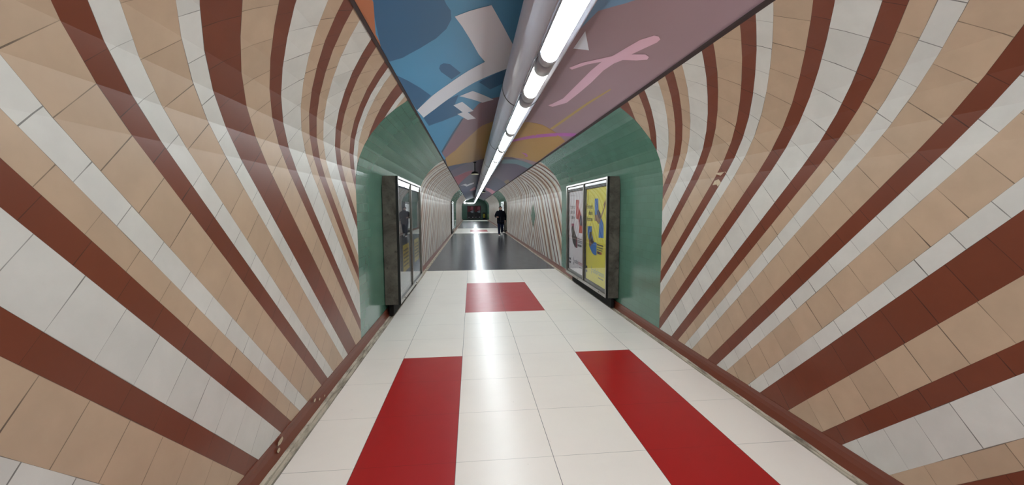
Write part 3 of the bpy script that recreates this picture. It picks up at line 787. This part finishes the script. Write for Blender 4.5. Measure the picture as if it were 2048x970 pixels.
# ------------------------------------------------------------------ the walking person
SKIN = plain('skin', rgb(150, 112, 96), .5, var=.05, scale=30)
COAT = plain('navy_black_coat', rgb(16, 18, 26), .95, var=.2, scale=18, spec=.08)
JEAN = plain('dark_denim', rgb(22, 28, 50), .95, var=.2, scale=40, spec=.1)
HAIR = plain('black_hair', rgb(14, 13, 13), .7, var=.3, scale=60)
SHOE = plain('white_sneaker', rgb(214, 212, 208), .55, var=.05)
SOLE = plain('dark_sole', rgb(52, 52, 56), .7)
def skin(name, verts, edges, rad, mat, parent=None, levels=2, root=0):
    me = bpy.data.meshes.new(name); bm = bmesh.new()
    lay = bm.verts.layers.skin.verify()
    vs = [bm.verts.new(v) for v in verts]
    for a, b in edges: bm.edges.new((vs[a], vs[b]))
    for i, v in enumerate(vs):
        r = rad[i]; v[lay].radius = r if isinstance(r, tuple) else (r, r); v[lay].use_root = (i == root)
    bm.to_mesh(me); bm.free()
    o = bpy.data.objects.new(name, me); COL.objects.link(o)
    m = o.modifiers.new('s', 'SKIN'); m.use_smooth_shade = True; m.branch_smoothing = .6
    s = o.modifiers.new('d', 'SUBSURF'); s.levels = levels; s.render_levels = levels
    dg = bpy.context.evaluated_depsgraph_get(); dg.update()
    nm = bpy.data.meshes.new_from_object(o.evaluated_get(dg)); nm.name = name
    bpy.data.objects.remove(o); bpy.data.meshes.remove(me)
    nm.materials.clear(); nm.materials.append(mat)
    for p in nm.polygons: p.use_smooth = True
    return link(name, nm, parent)
def person():
    V = []; E = []; R = []
    def add(p, r, to=None):
        V.append(Vector(p)); R.append(r); i = len(V) - 1
        if to is not None: E.append((to, i))
        return i
    # faces -Y (towards the viewer); x to the viewer's right
    pel = add((0, .02, .90), (.11, .08))
    wai = add((0, .01, 1.06), (.095, .068), pel)
    che = add((0, -.01, 1.25), (.115, .078), wai)
    sho = add((0, -.005, 1.375), (.075, .055), che)
    nec = add((0, -.02, 1.445), .056, sho)
    he0 = add((-.006, -.055, 1.50), (.066, .075), nec)
    he1 = add((-.010, -.075, 1.565), (.076, .088), he0)
    he2 = add((-.012, -.060, 1.625), (.060, .072), he1)
    # his right arm (viewer's left), forearm raised in front
    a = add((-.175, .0, 1.345), .042, sho); b = add((-.285, .03, 1.10), .036, a); w1 = add((-.215, -.20, 1.07), .028, b)
    p1 = add((-.195, -.265, 1.075), (.034, .018), w1)
    for k in range(4):
        o = -.024 + .016 * k; L = (.030, .036, .034, .026)[k]
        q = add((-.178 + o * .2, -.298, 1.075 + o), .0085, p1); q2 = add((-.160 + o * .1, -.298 - L * .6, 1.068 + o), .008, q); add((-.138, -.296 - L * .5, 1.062 + o), .007, q2)
    t = add((-.175, -.262, 1.112), .010, p1); add((-.155, -.285, 1.128), .008, t)
    # his left arm (viewer's right) hanging
    a = add((.175, .005, 1.345), .042, sho); b = add((.275, .06, 1.10), .036, a); w2 = add((.262, .02, .855), .028, b)
    p2 = add((.258, .0, .785), (.018, .036), w2)
    for k in range(4):
        o = -.026 + .017 * k; L = (.034, .042, .039, .030)[k]
        q = add((.256, -.006 + o, .748), .0085, p2); q2 = add((.248, -.010 + o, .748 - L * .7), .008, q); add((.236, -.012 + o * .9, .748 - L * 1.25), .007, q2)
    t = add((.246, -.038, .79), .010, p2); add((.238, -.055, .755), .008, t)
    # legs: viewer's left leg forward, viewer's right leg trailing with lifted heel
    h = add((-.09, .01, .84), .085, pel); k1 = add((-.095, -.10, .475), .056, h); an = add((-.085, -.13, .09), .038, k1); add((-.085, -.24, .04), .035, an)
    h = add((.09, .02, .84), .085, pel); k2 = add((.085, .0, .47), .056, h); an2 = add((.085, .27, .20), .038, k2); add((.088, .24, .08), .033, an2)
    body = skin('person', V, E, R, SKIN)
    # face: nose, brow, lips, ears join the body surface
    bm = bmesh.new(); bm.from_mesh(body.data)
    def blob(c, s):
        r = bmesh.ops.create_icosphere(bm, subdivisions=2, radius=1.0)
        for v in r['verts']:
            v.co = Vector(c) + Vector((v.co.x * s[0], v.co.y * s[1], v.co.z * s[2]))
            for f in v.link_faces: f.smooth = True
    blob((-.010, -.166, 1.548), (.012, .018, .022)); blob((-.010, -.158, 1.580), (.048, .014, .010))
    blob((-.010, -.150, 1.512), (.022, .012, .008)); blob((-.010, -.128, 1.482), (.034, .03, .022))
    for sx in (-1, 1): blob((-.010 + sx * .078, -.06, 1.55), (.010, .022, .030))
    bm.to_mesh(body.data); bm.free()
    for sx in (-1, 1): pass
    # hair cap
    bm = bmesh.new(); r = bmesh.ops.create_icosphere(bm, subdivisions=4, radius=1.0)
    for v in r['verts']:
        n = v.co.copy(); w = 1 + .03 * math.sin(n.x * 17 + n.z * 11) * math.cos(n.y * 13)
        v.co = Vector((-.012 + n.x * .080 * w, -.052 + n.y * .096 * w, 1.594 + n.z * .082 * w))
    dele = [v for v in bm.verts if (v.co.y < -.10 and v.co.z < 1.632 - (v.co.y + .10) * .2) or v.co.z < 1.545 + max(0, -v.co.y - .03) * .6]
    bmesh.ops.delete(bm, geom=dele, context='VERTS')
    bmesh.ops.solidify(bm, geom=bm.faces[:], thickness=-.012)
    obj('hair', bm, HAIR, body, True)
    # coat: lofted trunk with collar, sleeves grown along the arms
    def sleeve(pts, rad):
        o = skin('sleeve', [Vector(q) for q in pts], [(k, k + 1) for k in range(len(pts) - 1)], rad, COAT)
        m = o.data.copy(); bpy.data.objects.remove(o); return m
    s1 = sleeve([(-.10, .0, 1.385), (-.185, .0, 1.355), (-.245, .016, 1.23), (-.288, .03, 1.10), (-.258, -.09, 1.085), (-.224, -.175, 1.074)], [.080, .086, .076, .070, .060, .050])
    s2 = sleeve([(.10, .0, 1.385), (.185, .005, 1.355), (.242, .03, 1.22), (.278, .06, 1.09), (.27, .038, .96), (.263, .022, .875)], [.080, .086, .076, .068, .060, .050])
    bm = bmesh.new(); bm.from_mesh(s1); bm.from_mesh(s2)
    rings = []
    for z, hx, hy, cy in ((.715, .198, .150, .012), (.72, .206, .158, .012), (.80, .206, .156, .012), (.90, .203, .150, .010), (1.02, .198, .142, .006), (1.14, .204, .142, .0), (1.25, .212, .142, -.004),
                          (1.33, .212, .132, -.004), (1.385, .182, .115, -.004), (1.42, .130, .098, -.010), (1.445, .092, .086, -.018), (1.485, .082, .080, -.026), (1.49, .074, .072, -.026)):
        ring = []
        for k in range(28):
            t_ = 2 * PI * k / 28; fold = 1 + .018 * math.sin(5 * t_ + z * 14) * math.sin(z * 23)
            ring.append(bm.verts.new((hx * fold * math.copysign(abs(math.cos(t_)) ** .85, math.cos(t_)), cy + hy * fold * math.sin(t_), z)))
        rings.append(ring)
    for p_, q_ in zip(rings, rings[1:]):
        for k in range(28): bm.faces.new((p_[k], p_[(k + 1) % 28], q_[(k + 1) % 28], q_[k]))
    bm.faces.new(rings[0][::-1])
    bmesh.ops.recalc_face_normals(bm, faces=bm.faces[:])
    coat = obj('coat', bm, COAT, body, True)
    bm = bmesh.new(); box(bm, -.004, .004, -.168, -.150, .80, 1.40, 0, .001)
    for v in bm.verts: v.co.y += max(0, v.co.z - 1.2) * .25
    obj('zip', bm, DARK, coat)
    V3 = [(0, .015, .88), (-.09, .01, .80), (-.095, -.06, .63), (-.096, -.105, .475), (-.092, -.115, .30), (-.086, -.128, .10), (.09, .015, .80), (.088, .0, .63), (.085, -.005, .47), (.085, .12, .33), (.085, .245, .205)]
    skin('trousers', V3, [(0, 1), (1, 2), (2, 3), (3, 4), (4, 5), (0, 6), (6, 7), (7, 8), (8, 9), (9, 10)], [(.15, .115), .112, .098, .084, .074, .070, .112, .098, .084, .074, .066], JEAN, body)
    def shoe(ax, ay, az, pitch):
        M = Matrix.Translation((ax, ay, az)) @ Matrix.Rotation(pitch, 4, 'X')
        bm = bmesh.new()
        rows = [(-.205, .018, .030, .012), (-.19, .038, .045, .0), (-.14, .048, .058, .0), (-.08, .046, .075, .0), (-.03, .040, .105, .0), (.02, .038, .115, .0), (.055, .034, .10, .0), (.068, .022, .07, .006)]
        rings = []
        for y, hw, top, bot in rows:
            ring = []
            for k in range(14):
                an_ = 2 * PI * k / 14; cx = math.cos(an_); sz = math.sin(an_)
                ring.append(bm.verts.new(M @ Vector((hw * cx, y, bot + (top - bot) * (.5 + .5 * sz * (1 if sz > 0 else 1.0))))))
            rings.append(ring)
        for p, q in zip(rings, rings[1:]):
            for k in range(14): bm.faces.new((p[k], p[(k + 1) % 14], q[(k + 1) % 14], q[k]))
        bm.faces.new(rings[0]); bm.faces.new(rings[-1]); bmesh.ops.recalc_face_normals(bm, faces=bm.faces[:])
        o = obj('sneaker', bm, SHOE, body, True)
        bm = bmesh.new()
        out = [(0, -.212), (.03, -.2), (.05, -.14), (.046, -.04), (.04, .05), (.022, .074), (-.022, .074), (-.04, .05), (-.046, -.04), (-.05, -.14), (-.03, -.2)]
        lo = [bm.verts.new(M @ Vector((x, y, -.004))) for x, y in out]; hi = [bm.verts.new(M @ Vector((x, y, .018))) for x, y in out]
        for k in range(len(out)): bm.faces.new((lo[k], lo[(k + 1) % len(out)], hi[(k + 1) % len(out)], hi[k]))
        bm.faces.new(lo); bm.faces.new(hi); bmesh.ops.recalc_face_normals(bm, faces=bm.faces[:])
        obj('sole', bm, SOLE, o)
    shoe(-.085, -.125, .005, 0.0)
    shoe(.087, .275, .135, .62)
    return body
p = person()
p.location = (1.615, 22.85, 0.0)
tag(p, 'person in a dark coat and jeans walking towards the viewer with head bowed', 'person')

# ------------------------------------------------------------------ light, world, camera
w = bpy.data.worlds.new('World'); SC.world = w; w.use_nodes = True
w.node_tree.nodes['Background'].inputs[0].default_value = (.5, .55, .6, 1); w.node_tree.nodes['Background'].inputs[1].default_value = .02

cam = bpy.data.cameras.new('Camera'); co = bpy.data.objects.new('Camera', cam); COL.objects.link(co)
cam.sensor_fit = 'HORIZONTAL'; cam.sensor_width = 36.0; cam.lens = 814.456 / 2048 * 36.0
cam.clip_start = .02; cam.clip_end = 300
PIT, YAW, ROLL, H = .082618, .09829, -.004253, 1.53254
c, s, cp, sp = math.cos(YAW), math.sin(YAW), math.cos(PIT), math.sin(PIT)
RT = Vector((c, -s, 0)); FW = Vector((s * cp, c * cp, -sp)); UP = Vector((s * sp, c * sp, cp))
cr, sr = math.cos(ROLL), math.sin(ROLL)
# image x axis / y axis in the world, including the small roll
XI = RT * cr + UP * sr; YI = UP * cr - RT * sr
M = Matrix(((XI.x, YI.x, -FW.x, 0), (XI.y, YI.y, -FW.y, 0), (XI.z, YI.z, -FW.z, H), (0, 0, 0, 1)))
co.matrix_world = M
SC.camera = co
vs = SC.view_settings
vs.view_transform = 'Standard'; vs.look = 'None'; vs.gamma = 1.0; vs.exposure = EXPOSURE
try: vs.use_curve_mapping = False
except Exception: pass
SC.cycles.max_bounces = 10; SC.cycles.diffuse_bounces = 6; SC.cycles.glossy_bounces = 5; SC.cycles.transparent_max_bounces = 10
SC.cycles.sample_clamp_indirect = 6.0
